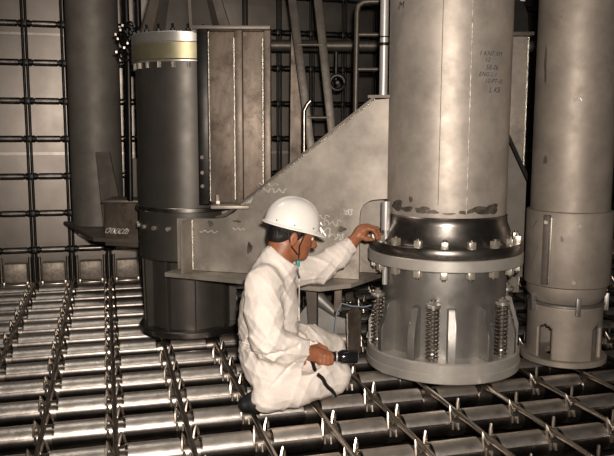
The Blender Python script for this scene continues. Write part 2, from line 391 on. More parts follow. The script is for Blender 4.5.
# ------------------------------------------------------------------ bracket beam between the columns
A2 = Vector((-.71, 4.0)); B2 = Vector((.413, 3.70)); D2 = (B2-A2).normalized(); N2 = Vector((D2.y, -D2.x))   # N2 towards the camera
if N2.y > 0: N2 = -N2
def BP(s, o, z): p = A2+D2*s+N2*o; return W(p.x, p.y, z)
LB = root('bracket_beam', 'pale triangular steel bracket beam behind the kneeling person, rising to the big column', 'beam', BP(.5, 0, .45))
arc = [(1.09, .897), (1.06, .890), (1.03, .868), (1.015, .84), (1.010, .80)]
web = [(.005, .485), (.005, .765), (.24, .772), (.29, .782), (.335, .808), (.377, .845), (1.083, 1.391), (1.178, 1.398), (1.178, .905)]+arc+[(1.010, .485)]
th = BP(0, -.02, 0)-BP(0, 0, 0)
MB().prism([BP(s, 0, z) for s, z in web], th).build('front_web', 'beam', LB, angle=20)
web2 = [(.1, .485), (.1, .765), (.377, .845), (1.083, 1.391), (1.10, 1.398), (1.30, .49)]
MB().prism([BP(s, -.20, z) for s, z in [(.1, .485), (.1, .765), (.377, .845), (1.0, 1.33), (1.10, 1.33), (1.10, .485)]], th).build('rear_web', 'beam', LB, angle=20)
MB().prism([BP(s, o, .460) for s, o in [(-.03, .09), (.86, .225), (.99, .10), (1.10, -.22), (.0, -.22)]], (0, 0, .022)).build('bottom_flange', 'beam', LB, angle=20)
top = [(.30, .795), (.335, .812), (.377, .849), (1.083, 1.395), (1.10, 1.397)]
for (s0, z0_), (s1, z1_) in [((.377, .849), (1.083, 1.395))]:
    d = Vector((s1-s0, z1_-z0_)).normalized(); nn = Vector((-d.y, d.x))*.014
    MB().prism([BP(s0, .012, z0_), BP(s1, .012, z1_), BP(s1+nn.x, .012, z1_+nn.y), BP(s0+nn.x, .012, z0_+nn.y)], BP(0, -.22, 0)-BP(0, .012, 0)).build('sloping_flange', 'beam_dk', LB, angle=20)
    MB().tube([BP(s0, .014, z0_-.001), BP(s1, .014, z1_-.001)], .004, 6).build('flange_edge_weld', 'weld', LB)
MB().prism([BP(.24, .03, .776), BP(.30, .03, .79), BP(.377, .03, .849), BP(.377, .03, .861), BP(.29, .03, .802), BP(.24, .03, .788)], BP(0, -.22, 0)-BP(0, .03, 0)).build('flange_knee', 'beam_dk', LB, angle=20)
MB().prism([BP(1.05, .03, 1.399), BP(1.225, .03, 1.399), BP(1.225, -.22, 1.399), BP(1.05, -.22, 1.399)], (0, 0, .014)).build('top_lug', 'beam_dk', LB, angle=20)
MB().prism([BP(.085, 0, .482), BP(.07, .10, .482), BP(.07, .10, .765), BP(.085, 0, .765)], BP(.012, 0, 0)-BP(0, 0, 0)).build('end_plate', 'beam', LB, angle=20)
MB().tube([BP(.098, .006, .49), BP(.098, .006, .76)], .006, 6).build('end_weld', 'weld', LB)
def scrawl(s, z, w, h, seed, m='chalk', r=.0028, n=26, parent=LB):
    rnd = random.Random(seed); P = []; x, y = 0, 0
    f1, f2, p1 = rnd.uniform(2, 3.4), rnd.uniform(3, 5), rnd.random()*6
    for i in range(n):
        t = i/(n-1); P.append(BP(s+w*(t-.5)+.2*h*math.cos(f2*t*6+p1), .0005, z+h*.5*math.sin(f1*t*6+p1)))
    MB().tube(P, r, 5).build('chalk_mark', m, parent)
for k, (s, z, w, h) in enumerate([(.56, .93, .13, .022), (.53, .96, .10, .012), (.42, .875, .035, .03), (.80, .80, .10, .02), (.86, .77, .10, .03), (.83, .72, .07, .05), (.90, .70, .06, .03), (.36, .72, .07, .010), (.19, .70, .10, .01), (.95, .83, .05, .03), (.93, .63, .06, .03)]):
    scrawl(s, z, w, h, k+2, r=.0042 if w*h > .0025 or s > .8 else .0028)
def blot(s, z, w, h, seed, m='box'):
    rnd = random.Random(seed); ph = [rnd.random()*6 for _ in range(3)]; n = 20
    pts = [BP(s+w/2*math.cos(2*PI*i/n)*(1+.25*math.sin(4*PI*i/n+ph[0])+.15*math.sin(6*PI*i/n+ph[1])), .0012, z+h/2*math.sin(2*PI*i/n)*(1+.25*math.sin(6*PI*i/n+ph[2]))) for i in range(n)]
    mb = MB(); mb.bm.faces.new([mb.bm.verts.new(p) for p in pts]); mb.build('stain', m, LB, False)
for k, (s, z, w, h) in enumerate([(.20, .745, .03, .035), (.42, .62, .03, .06), (.92, .74, .04, .03), (.35, .762, .05, .012), (.90, .60, .07, .02)]):
    blot(s, z, w, h, k+30, 'smudge')
# hanging supports below the beam's bottom flange
MB().prism([BP(.74, .05, .460), BP(.80, .05, .460), BP(.80, .05, .10), BP(.77, .05, .10)], th*2).build('hanger_plate', 'beam_dk', LB, angle=20)

# polished guide rod by the column
gp = W(.384, 3.60)
GR = root('guide_rod', 'polished upright rod in the cutout between bracket beam and big column', 'rod', (gp.x, gp.y, .45))
MB().tube([(gp.x, gp.y, .49), (gp.x, gp.y, .58)], .013, 16).tube([(gp.x, gp.y, .76), (gp.x, gp.y, .90)], .022, 20).tube([(gp.x, gp.y, .58), (gp.x, gp.y, .76)], .010, 12).build('shank', 'chrome', GR)
sp_ = W(.382, 3.80)
SP = root('silver_pipe', 'bright upright pipe rising from the top of the bracket beam beside the big column', 'pipe', (sp_.x, sp_.y, 1.413))
MB().tube([(sp_.x, sp_.y, 1.414), (sp_.x, sp_.y, 3.0)], .021, 20).build('pipe', 'chrome', SP)
MB().tube([(sp_.x, sp_.y, 1.66), (sp_.x, sp_.y, 1.675)], .026, 20).tube([(sp_.x, sp_.y, 1.70), (sp_.x, sp_.y, 1.706)], .024, 20).build('coupling', 'black', SP)

# ------------------------------------------------------------------ rear column
CB = W(-.694, 4.33)
RC = root('dark_drum_column', 'dark drum-shaped column with brassy top ring, left of the kneeling person', 'column', (CB.x, CB.y, .08))
MB().lathe(CB, [(.2, .076), (.292, .076), (.297, .081), (.297, .112), (.292, .117), (.2, .119)], 80).build('base_ring', 'dark_ring', RC)
MB().lathe(CB, [(.236, .117), (.236, .50), (.285, .52), (.285, .79)], 80).build('lower_drum', 'drum', RC)
for k in range(10):
    a = math.radians(36*k+8)+math.atan2(-CB.y, -CB.x); d = Vector((math.cos(a), math.sin(a), 0)); s = Vector((-d.y, d.x, 0)); c0 = Vector((CB.x, CB.y, 0))
    MB().prism([c0+d*.23+s*.006+Vector((0, 0, .118)), c0+d*.272+s*.006+Vector((0, 0, .118)), c0+d*.28+s*.006+Vector((0, 0, .515)), c0+d*.23+s*.006+Vector((0, 0, .495))], -s*.012).build('drum_rib', 'drum', RC)
MB().ring(CB, .25, .300, .790, .815, 80).build('middle_flange', 'dark_ring', RC)
MB().lathe(CB, [(.282, .815), (.282, 1.615)], 80).build('upper_drum', 'drum', RC)
MB().ring(CB, .25, .296, 1.602, 1.615, 80).build('ring_lip', 'bright', RC)
MB().ring(CB, .25, .300, 1.616, 1.705, 80).build('brassy_ring', 'brass', RC)
MB().ring(CB, .22, .300, 1.706, 1.760, 80).build('top_flange', 'bright', RC)
for k in range(22):
    p = on(CB, 360/22*k+3, .285)
    MB().tube([(p.x, p.y, 1.755), (p.x, p.y, 1.80)], .007, 8).solid(p, .013, 1.759, 1.775, 6, .001).build('top_stud', 'black', RC)
    p = on(CB, 360/22*k+3, .286)
    MB().tube([(p.x, p.y, 1.572), (p.x, p.y, 1.603)], .010, 8).build('lower_nut', 'bolt', RC)
for k in range(20):
    p = on(CB, 18*k-5, .283); q = on(CB, 18*k-5, .300)
    p.z = q.z = .70; MB().tube([p, q], .012, 8).build('side_bolt', 'bolt', RC)
# tapering pedestal over the top flange: cone plus radial gussets
MB().lathe(CB, [(.262, 1.761), (.19, 1.98), (.12, 2.35), (.12, 3.0)], 6).build('upper_stem', 'drum', RC, angle=20)
for k in range(6):
    a = math.radians(60*k+6)+math.atan2(-CB.y, -CB.x); d = Vector((math.cos(a), math.sin(a), 0)); s = Vector((-d.y, d.x, 0)); c0 = Vector((CB.x, CB.y, 0))
    MB().prism([c0+d*.12+s*.008+Vector((0, 0, 1.761)), c0+d*.288+s*.008+Vector((0, 0, 1.761)), c0+d*.215+s*.008+Vector((0, 0, 1.98)), c0+d*.12+s*.008+Vector((0, 0, 2.3))], -s*.016).build('upper_gusset', 'beam_dk', RC)

# ribbed box post in front of the drum
def CB3(r0, r1, d0, d1, z0, z1, m, name, parent, bev=.002):
    c = W((r0+r1)/2, (d0+d1)/2, (z0+z1)/2)
    return MB().box(c, (r1-r0, d1-d0, z1-z0), (W(1, 0), W(0, 1), Vector((0, 0, 1))), bev).build(name, m, parent, angle=30)
XP = root('ribbed_post', 'rusty ribbed steel box post standing on the bracket beam in front of the dark drum', 'post', W(-.37, 4.02, .83))
CB3(-.548, -.20, 3.99, 4.03, .852, 1.750, 'box', 'back_plate', XP)
CB3(-.566, -.515, 3.90, 4.00, .852, 1.750, 'black', 'side_flange', XP)
CB3(-.352, -.338, 3.93, 3.99, .852, 1.750, 'box', 'middle_rib', XP)
CB3(-.375, -.338, 3.915, 3.93, .852, 1.750, 'box', 'rib_strip', XP)
CB3(-.225, -.192, 3.93, 3.945, .852, 1.750, 'box', 'rib_strip', XP)
CB3(-.206, -.192, 3.945, 4.03, .852, 1.750, 'box', 'side_rib', XP)
for r in (-.385, -.235):
    MB().tube([W(r, 3.985 if r < -.3 else 3.985, .87), W(r, 3.985, 1.72)], .006, 6).build('weld_line', 'weld', XP)
MB().tube([W(-.508, 3.905, .87), W(-.508, 3.905, 1.74)], .003, 6).build('weld_line', 'weld', XP)
CB3(-.60, -.19, 3.88, 4.06, 1.751, 1.768, 'beam_dk', 'cap_plate', XP)
CB3(-.50, -.30, 3.84, 4.03, .834, .851, 'beam', 'foot_plate', XP)
for z in (.95, 1.02, 1.10): 
    MB().tube([W(-.545, 3.90, z), W(-.545, 3.87, z)], .010, 8).build('clamp_bolt', 'box', XP)
MB().tube([W(-.475, 3.93, .853), W(-.475, 3.93, .90)], .010, 8).solid(W(-.475, 3.93), .017, .853, .87, 6, .001).build('foot_bolt', 'bolt', XP)

# ------------------------------------------------------------------ left pillar on its bracket
CL = W(-1.53, 5.42)
LP = root('hanging_column', 'plain dark grey column at the left, ending on a wedge bracket above the floor', 'column', (CL.x, CL.y, .55))
MB().solid(CL, .182, .552, 3.0, 64).build('shaft', 'pillar_l', LP)
BK = root('wedge_bracket', 'dark steel wedge bracket and box plate under the plain left column', 'bracket', W(-1.3, 5.0, .53))
MB().prism([W(-1.84, 5.58, .528), W(-1.37, 4.72, .528), W(-1.06, 4.66, .528), W(-.98, 4.75, .528), W(-1.0, 5.6, .528)], (0, 0, .022)).build('shelf_plate', 'beam_dk', BK, angle=20)
MB().prism([W(-1.30, 4.74, .50), W(-1.07, 4.66, .50), W(-1.07, 4.66, .78), W(-1.30, 4.74, .775)], W(0, .02)).build('front_plate', 'box', BK, angle=20)
MB().prism([W(-1.36, 4.95, .552), W(-1.25, 4.95, .552), W(-1.25, 4.95, .74), W(-1.34, 5.05, 1.09), W(-1.43, 5.05, 1.09)], W(.004, .015)).build('gusset', 'beam_dk', BK, angle=20)
CB3(-1.20, -1.02, 4.95, 4.97, .552, 1.05, 'pillar_l', 'back_plate', BK)
CB3(-1.30, -1.06, 4.68, 4.96, .782, .796, 'beam_dk', 'lid_plate', BK)
for k in range(5):
    rnd = random.Random(k); MB().tube([W(-1.27+.03*k+.02*math.cos(i*1.1+k), 4.712-.012*k*.8, .60+.018*math.sin(i*1.3+k)) for i in range(8)], .003, 5).build('chalk_mark', 'chalk', BK)
for k in range(5):
    c = W(-1.03+.0*k, 4.80, .84+.09*k)
    MB().tube([W(-1.045, 4.80, .80+.05*k), W(-1.005, 4.80, .80+.05*k)], .014, 8).build('side_bolt', 'bolt', BK)
# cable bundle by the top-left ring
CBn = root('pipe_bundle', 'tangle of black pipes and fittings at the top left of the dark drum', 'pipes', W(-1.06, 4.55, 1.5))
for k, (r, d) in enumerate([(-1.10, 4.62), (-1.04, 4.66), (-1.13, 4.70)]):
    MB().tube([W(r, d, .8), W(r+.01, d, 1.6), W(r, d, 3.0)], .016, 10).build('pipe', 'black', CBn)
for k in range(7):
    rnd = random.Random(k+4); c = (-1.11+.03*rnd.random()*4, 4.45, 1.68+.025*k)
    MB().tube([W(c[0]+.035*math.cos(t*.7), c[1]+.01*t, c[2]+.035*math.sin(t*.7)) for t in range(9)], .008, 6).build('loop', 'black', CBn)
    MB().solid(W(c[0]-.03, 4.42), .010, c[2], c[2]+.014, 6, .001).build('fitting', 'rod', CBn)

# ------------------------------------------------------------------ things in the dark behind the beam
LD = root('leaning_ladder', 'worn metal ladder leaning in the dark behind the bracket beam', 'ladder', W(.2, 4.9, .07))
def lin(a, b, t): return tuple(a[i]+(b[i]-a[i])*t for i in range(3))
L0, L1 = (-.15, 5.0, 2.45), (.16, 4.9, .10); R0, R1 = (.025, 5.0, 2.45), (.29, 4.9, .10)
for a, b in ((L0, L1), (R0, R1)):
    pa, pb = W(*a), W(*b); dz = (pb-pa).normalized(); sx = W(1, 0); sx = (sx-dz*sx.dot(dz)).normalized(); sy = dz.cross(sx)
    MB().box((pa+pb)/2, (.055, .022, (pb-pa).length), (sx, sy, dz), .004).build('rail', 'ladder', LD, angle=30)
for k in range(9):
    t = .08+.1*k
    if k % 2: continue
    MB().tube([W(*lin(L0, L1, t)), W(*lin(R0, R1, t))], .013, 10).build('rung', 'ladder', LD)
HP = tag(MB().tube([W(-.45, 5.55, 1.85), W(2.2, 5.55, 1.85)], .042, 20).build('cross_pipe', 'ladder'), 'thick brown horizontal pipe high behind the ladder', 'pipe')
HR = root('hooped_rail', 'hooped pipe rail with short rungs behind the top of the bracket beam', 'rail', W(.31, 4.5, 1.1))
MB().tube([W(.285, 4.5, .9), W(.29, 4.5, 1.7), W(.292, 4.5, 1.93), W(.30, 4.5, 1.965), W(.325, 4.5, 1.985), W(.36, 4.5, 1.99), W(.50, 4.5, 1.99)], .016, 12).build('hoop', 'ladder', HR)
for z in (1.35, 1.60, 1.80): MB().tube([W(.29, 4.5, z), W(.5, 4.5, z)], .012, 10).build('rung', 'ladder', HR)
tag(MB().tube([W(-.02, 4.7, .1), W(-.02, 4.7, 1.36), W(.0, 4.7, 1.40), W(.02, 4.7, 1.42)], .014, 10).build('bent_pipe', 'rod'), 'thin bent upright pipe to the left of the ladder foot', 'pipe')
VA = root('round_valve', 'small round black valve wheel hanging behind the ladder', 'valve', W(.21, 5.3, 1.5))
MB().tube([W(.21+.05*math.cos(t*PI/8), 5.3, 1.57+.05*math.sin(t*PI/8)) for t in range(17)], .014, 8).build('wheel', 'black', VA)
MB().tube([W(.21, 5.28, 1.57), W(.21, 5.42, 1.57), W(.21, 5.55, 1.60), W(.21, 5.55, 1.806)], .012, 8).build('stem', 'black', VA)
tag(MB().prism([W(-.13, 5.2, .08), W(.0, 5.2, .08), W(-.02, 5.2, 1.45), W(-.06, 5.2, 2.0), W(-.11, 5.2, 2.0)], W(0, .04)).build('scarred_post', 'box', smooth=False), 'dark scarred upright steel post behind the ladder', 'post')
# second bracket between the two right columns
SB = root('rear_bracket', 'grey bracket plate with bright top seen in the gap between the two right columns', 'bracket', W(1.15, 4.3, .3))
CB3(1.00, 1.245, 4.28, 4.31, .30, 1.765, 'beam', 'web', SB)
CB3(.96, 1.255, 4.22, 4.40, 1.766, 1.785, 'beam_dk', 'top_plate', SB)
MB().tube([W(1.238, 4.272, .35), W(1.238, 4.272, 1.76)], .007, 6).build('edge_weld', 'weld', SB)
MB().prism([W(1.10, 4.22, 1.30), W(1.25, 4.22, 1.00), W(1.25, 4.22, .96), W(1.10, 4.22, 1.26)], W(0, .055)).build('brace', 'black', SB)
MB().prism([W(1.10, 4.24, 1.25), W(1.25, 4.24, .95), W(1.25, 4.24, .40), W(1.10, 4.24, .40)], W(0, .03)).build('lower_plate', 'pillar_l', SB)
UB = root('upper_clamp', 'black clamp and hook high between the two right columns', 'clamp', W(1.2, 4.35, 1.79))
MB().prism([W(1.12, 4.35, 1.787), W(1.26, 4.35, 1.787), W(1.25, 4.35, 1.90), W(1.21, 4.35, 2.0), W(1.20, 4.35, 2.3), W(1.14, 4.35, 2.3)], W(0, .06)).build('clamp_body', 'black', UB, angle=20)
MB().tube([W(1.22+.03*math.cos(t*.7), 4.33, 2.0+.03*math.sin(t*.7)) for t in range(8)], .008, 6).build('hook', 'chrome', UB)

# machinery under the beam, right of the person
UM = root('under_beam_machine', 'clutter of wedge plates and short pipes on the floor under the bracket beam', 'machinery', W(.1, 3.95, .08))
MB().prism([W(-.06, 3.95, .09), W(.22, 3.95, .09), W(.22, 3.95, .22), (W(.12, 3.95, .25)), W(.05, 3.95, .36), W(-.06, 3.95, .22)], W(0, .05)).build('wedge_plate', 'cast', UM, angle=20)
MB().tube([W(-.05, 3.88, .13), W(.22, 3.88, .13)], .035, 16).build('short_pipe', 'beam', UM)
MB().tube([W(-.08, 4.02, .40), W(.02, 4.0, .36), W(.12, 3.99, .24)], .02, 12).build('curved_pipe', 'rod', UM)
MB().tube([W(.02, 3.93, .38), W(.16, 3.90, .26)], [.05, .018], 18).build('cone_fitting', 'bright', UM)
for r, z in [(-.04, .10), (.0, .12), (.24, .14)]: MB().solid(W(r, 3.85), .018, .078, z+.02, 8, .003).build('fitting', 'clip', UM)
SD = root('side_stay', 'rough steel stay plate standing left of the spring foot of the big column', 'plate', W(.3, 3.75, .08))
MB().prism([W(.215, 3.74, .078), W(.285, 3.80, .078), W(.285, 3.80, .30), W(.255, 3.78, .34), W(.21, 3.74, .31)], W(.004, .03)).build('stay_plate', 'box', SD, angle=20)
MB().tube([W(.213, 3.735, .09), W(.208, 3.735, .31)], .006, 6).build('edge_bead', 'clip', SD)
WR = tag(MB().tube([W(.15, 3.78, .09), W(.145, 3.77, .18), W(.155, 3.77, .30), W(.18, 3.76, .355), W(.23, 3.74, .345), W(.29, 3.70, .35), W(.33, 3.66, .37)], .0035, 6).build('blue_wire', 'wire'), 'thin pale blue wire looping beneath the bracket beam', 'wire')
HA = root('hanging_bar', 'dark upright bar under the bracket beam above the pale blue wire', 'bar', W(.19, 3.85, .30))
CB3(.145, .185, 3.84, 3.87, .27, .459, 'box', 'bar', HA); MB().solid(W(.165, 3.82), .02, .28, .30, 12, .002).build('collar', 'clip', HA)
#MAN#
# ------------------------------------------------------------------ the kneeling person (smooth distance field -> one continuous surface)
class Field:
    def __init__(s, lo, hi, h):
        s.lo = np.array(lo, float); s.h = h; s.n = np.ceil((np.array(hi)-s.lo)/h).astype(int)+1
        s.v = np.full(s.n, .2, np.float32); s.ax = [s.lo[k]+h*np.arange(s.n[k]) for k in range(3)]
    def sub(s, a, b):
        i0 = np.maximum(0, np.floor((np.array(a)-s.lo)/s.h).astype(int)); i1 = np.minimum(s.n, np.ceil((np.array(b)-s.lo)/s.h).astype(int)+1)
        sl = tuple(slice(i0[k], i1[k]) for k in range(3))
        G = np.meshgrid(*[s.ax[k][sl[k]] for k in range(3)], indexing='ij'); return sl, G
    def merge(s, sl, d, k, op='u'):
        a = s.v[sl]
        if op == 'u':
            h = np.clip(.5+.5*(a-d)/k, 0, 1); s.v[sl] = a*(1-h)+d*h-k*h*(1-h)
        else:                                  # subtract
            h = np.clip(.5+.5*(a+d)/k, 0, 1)*0; s.v[sl] = np.maximum(a, -d)
    def cap(s, p, q, r0, r1, k=.02, op='u'):
        p = np.array(p, float); q = np.array(q, float); m = max(r0, r1)+.05
        sl, (X, Y, Z) = s.sub(np.minimum(p, q)-m, np.maximum(p, q)+m)
        if X.size == 0: return s
        ba = q-p; t = np.clip(((X-p[0])*ba[0]+(Y-p[1])*ba[1]+(Z-p[2])*ba[2])/max(1e-9, ba@ba), 0, 1)
        d = np.sqrt((X-p[0]-t*ba[0])**2+(Y-p[1]-t*ba[1])**2+(Z-p[2]-t*ba[2])**2)-(r0+(r1-r0)*t)
        s.merge(sl, d, k, op); return s
    def chain(s, pts, rs, k=.02):
        for i in range(len(pts)-1): s.cap(pts[i], pts[i+1], rs[i], rs[i+1], k)
        return s
    def ell(s, c, R, A=None, k=.02, op='u'):
        c = np.array(c, float); R = np.array(R, float); A = np.eye(3) if A is None else A; m = R.max()+.05
        sl, (X, Y, Z) = s.sub(c-m, c+m)
        if X.size == 0: return s
        P = np.stack([X-c[0], Y-c[1], Z-c[2]], -1)@A.T; q = P/R; l = np.sqrt((q**2).sum(-1)); g = np.sqrt(((P/R**2)**2).sum(-1))+1e-9
        s.merge(sl, (l*(l-1)/g).astype(np.float32), k, op); return s
    def mesh(s, name):
        v = s.v; ins = v < 0; n = v.shape
        c = [ins[i:n[0]-1+i, j:n[1]-1+j, k:n[2]-1+k] for i in (0, 1) for j in (0, 1) for k in (0, 1)]
        cnt = sum(x.astype(np.int8) for x in c); act = (cnt > 0) & (cnt < 8); idx = np.full(act.shape, -1); I = np.argwhere(act); idx[act] = np.arange(len(I))
        acc = np.zeros((len(I), 3)); w = np.zeros(len(I))
        corners = [(i, j, k) for i in (0, 1) for j in (0, 1) for k in (0, 1)]
        for a in corners:
            for ax in range(3):
                if a[ax] == 1: continue
                b = list(a); b[ax] = 1; va = v[I[:, 0]+a[0], I[:, 1]+a[1], I[:, 2]+a[2]]; vb = v[I[:, 0]+b[0], I[:, 1]+b[1], I[:, 2]+b[2]]
                m = (va < 0) != (vb < 0); t = np.where(m, va/(va-vb+1e-12), 0); p = np.array(a, float)+np.zeros((len(I), 3)); p[:, ax] += t
                acc[m] += p[m]; w[m] += 1
        P = s.lo+s.h*(I+acc/w[:, None]); F = []
        for ax in range(3):
            u, q = [(1, 2), (2, 0), (0, 1)][ax]; sa = [slice(1, -1)]*3; sb = [slice(1, -1)]*3; sa[ax] = slice(0, -1); sb[ax] = slice(1, None)
            A_, B_ = ins[tuple(sa)], ins[tuple(sb)]; E = np.argwhere(A_ != B_); 
            if not len(E): continue
            fl = A_[tuple(E.T)]; E = E.copy(); E[:, u] += 1; E[:, q] += 1
            def g(du, dq): e = E.copy(); e[:, u] -= du; e[:, q] -= dq; return idx[tuple(e.T)]
            f = np.stack([g(1, 1), g(0, 1), g(0, 0), g(1, 0)], 1); f[~fl] = f[~fl][:, ::-1]; F.append(f)
        F = np.concatenate(F); F = F[(F >= 0).all(1)]
        c_, s_ = math.cos(YAW), math.sin(YAW); Q = np.stack([P[:, 0]*c_+P[:, 1]*s_, -P[:, 0]*s_+P[:, 1]*c_, P[:, 2]], 1)
        me = bpy.data.meshes.new(name); me.from_pydata(Q.tolist(), [], F.tolist()); me.update(); return me
def smooth_mesh(me, it):
    bm = bmesh.new(); bm.from_mesh(me)
    for _ in range(it): bmesh.ops.smooth_vert(bm, verts=bm.verts, factor=.5, use_axis_x=True, use_axis_y=True, use_axis_z=True)
    bm.to_mesh(me); bm.free(); return me
PN = root('person', 'person in white coveralls and hard hat kneeling with one hand at the bolts', 'person', W(-.1, 3.15, .08))
# head frame: forward (towards the right of the photo, a little away and down)
hc = np.array([-.060, 3.17, .806]); ya, pa = math.radians(12), math.radians(-14)
f_ = np.array([math.cos(ya)*math.cos(pa), math.sin(ya)*math.cos(pa), math.sin(pa)]); l_ = np.array([-math.sin(ya), math.cos(ya), 0]); u_ = np.cross(f_, l_)
HA3 = np.stack([f_, l_, u_])
def H(x, y, z): return hc+f_*x+l_*y+u_*z          # x forward, y to the person's left (away), z up
def body_field():
    F = Field((-.36, 2.82, .06), (.45, 3.66, .96), .0052)
    # skull, jaw, neck
    F.ell(H(-.012, 0, .03), (.095, .076, .085), HA3, .01); F.ell(H(.028, 0, -.035), (.062, .058, .075), HA3, .03)
    F.ell(H(.056, 0, -.088), (.030, .034, .022), HA3, .025)
    F.cap(H(.085, 0, -.005), H(.107, 0, -.036), .009, .013, .012); F.cap(H(.098, .012, -.038), H(.098, -.012, -.038), .009, .009, .008)   # nose
    F.cap(H(.076, -.026, .014), H(.076, .026, .014), .016, .016, .015)              # brow
    for sy in (-1, 1):
        F.cap(H(.060, sy*.036, -.03), H(.035, sy*.052, -.028), .018, .016, .02)      # cheek
        F.cap(H(.083, sy*.006, -.062), H(.076, sy*.020, -.064), .008, .006, .008)    # upper lip
        F.cap(H(.081, sy*.005, -.073), H(.074, sy*.017, -.073), .008, .006, .006)
        e = H(-.008, sy*.078, -.022); F.ell(e, (.019, .008, .032), HA3, .006); F.ell(H(-.004, sy*.088, -.018), (.010, .006, .018), HA3, .004, 's')
    F.cap(H(-.035, 0, -.05), (-.125, 3.14, .68), .058, .064, .03)
    # torso and legs inside the clothes
    F.chain([(-.13, 3.14, .62), (-.16, 3.14, .50), (-.165, 3.15, .30)], [.068, .095, .095], .03)
    F.cap((-.17, 3.02, .60), (-.13, 3.26, .60), .05, .05, .03)
    F.chain([(-.15, 3.08, .24), (.115, 3.185, .185), (-.17, 3.0, .135)], [.07, .045, .03], .02)
    F.chain([(-.14, 3.24, .24), (.115, 3.45, .205), (-.12, 3.33, .13)], [.07, .045, .03], .02)
    # near arm and hand on the thigh
    F.chain([(-.185, 3.0, .60), (-.150, 2.945, .385), (.0, 3.03, .318)], [.04, .035, .026], .02)
    F.ell((.022, 3.045, .306), (.040, .022, .030), None, .02); F.ell((.050, 3.062, .292), (.034, .022, .034), None, .02)
    for k in range(4):                                                # fingers close over the black torch, which points right
        b = np.array([.050+.0165*k, 3.060+.004*k, .314-.004*k]); m = b+np.array([.010, -.020, -.012]); t = m+np.array([-.001, -.004, -.030]); e = t+np.array([-.006, .020, -.014])
        L = [1, 1.05, 1, .85][k]; F.chain([b, b+(m-b)*L, b+(t-b)*L, b+(e-b)*L], [.0105, .010, .0092, .0082], .004)
    F.chain([(.025, 3.07, .325), (.055, 3.095, .325), (.085, 3.10, .312)], [.013, .011, .009], .008)        # thumb on top, far side
    # far arm, hand reaching to the bolts
    F.chain([(-.11, 3.27, .60), (.065, 3.40, .605), (.215, 3.48, .715)], [.04, .035, .026], .02)
    F.cap((.205, 3.475, .71), (.245, 3.495, .748), .026, .028, .02)
    F.ell((.262, 3.505, .768), (.034, .026, .032), None, .02); F.cap((.25, 3.49, .755), (.285, 3.51, .785), .022, .018, .015)
    kn = [(.290, 3.476, .782), (.296, 3.492, .790), (.296, 3.508, .788), (.290, 3.524, .780)]
    tp = [((.316, 3.474, .776), (.330, 3.478, .752)), ((.328, 3.490, .782), (.344, 3.494, .752)), ((.330, 3.508, .780), (.347, 3.512, .750)), ((.322, 3.524, .770), (.336, 3.528, .742))]
    for b, (m, t) in zip(kn, tp):
        e = (t[0]+.001, t[1]+.002, t[2]-.018); F.chain([(.262, b[1]*.6+3.503*.4, .770), b, m, t, e], [.014, .0115, .0100, .0090, .0080], .004)
    F.chain([(.255, 3.482, .745), (.280, 3.470, .735), (.308, 3.474, .730)], [.014, .0115, .009], .008)       # thumb, side of the palm
    return F
body = smooth_mesh(body_field().mesh('body'), 1)
link('body', body, 'skin', PN, True, 80)
# eyes, brows, mouth line
for sy in (-1, 1):
    e = H(.078, sy*.030, -.006); mb = MB(); bmesh.ops.create_icosphere(mb.bm, subdivisions=2, radius=.0105, matrix=Matrix.Translation(W(*e))); eo = mb.build('eye', 'cloth', PN)
    q = H(.0865, sy*.031, -.007); mb = MB(); bmesh.ops.create_icosphere(mb.bm, subdivisions=2, radius=.0045, matrix=Matrix.Translation(W(*q))); mb.build('pupil', 'rubber', eo)
    MB().tube([W(*H(.088, sy*.016, .014)), W(*H(.086, sy*.030, .018)), W(*H(.074, sy*.046, .012))], .0035, 6).build('eyebrow', 'hair', PN)
# hair
F = Field((-.24, 3.0, .66), (.10, 3.34, .99), .0045)
F.ell(H(-.016, 0, .03), (.099, .082, .090), HA3, .01); F.ell(H(-.055, 0, -.032), (.052, .062, .040), HA3, .02)
F.cap(H(.014, -.073, .012), H(.012, -.072, -.018), .010, .006, .01); F.cap(H(.014, .073, .012), H(.012, .072, -.018), .010, .006, .01)
F.ell(H(.10, 0, -.02), (.075, .12, .055), HA3, .01, 's')
F.ell(H(-.003, -.088, -.026), (.020, .020, .034), HA3, .01, 's'); F.ell(H(-.003, .088, -.026), (.020, .020, .034), HA3, .01, 's')
link('hair', smooth_mesh(F.mesh('hair'), 1), 'hair', PN, True, 80)
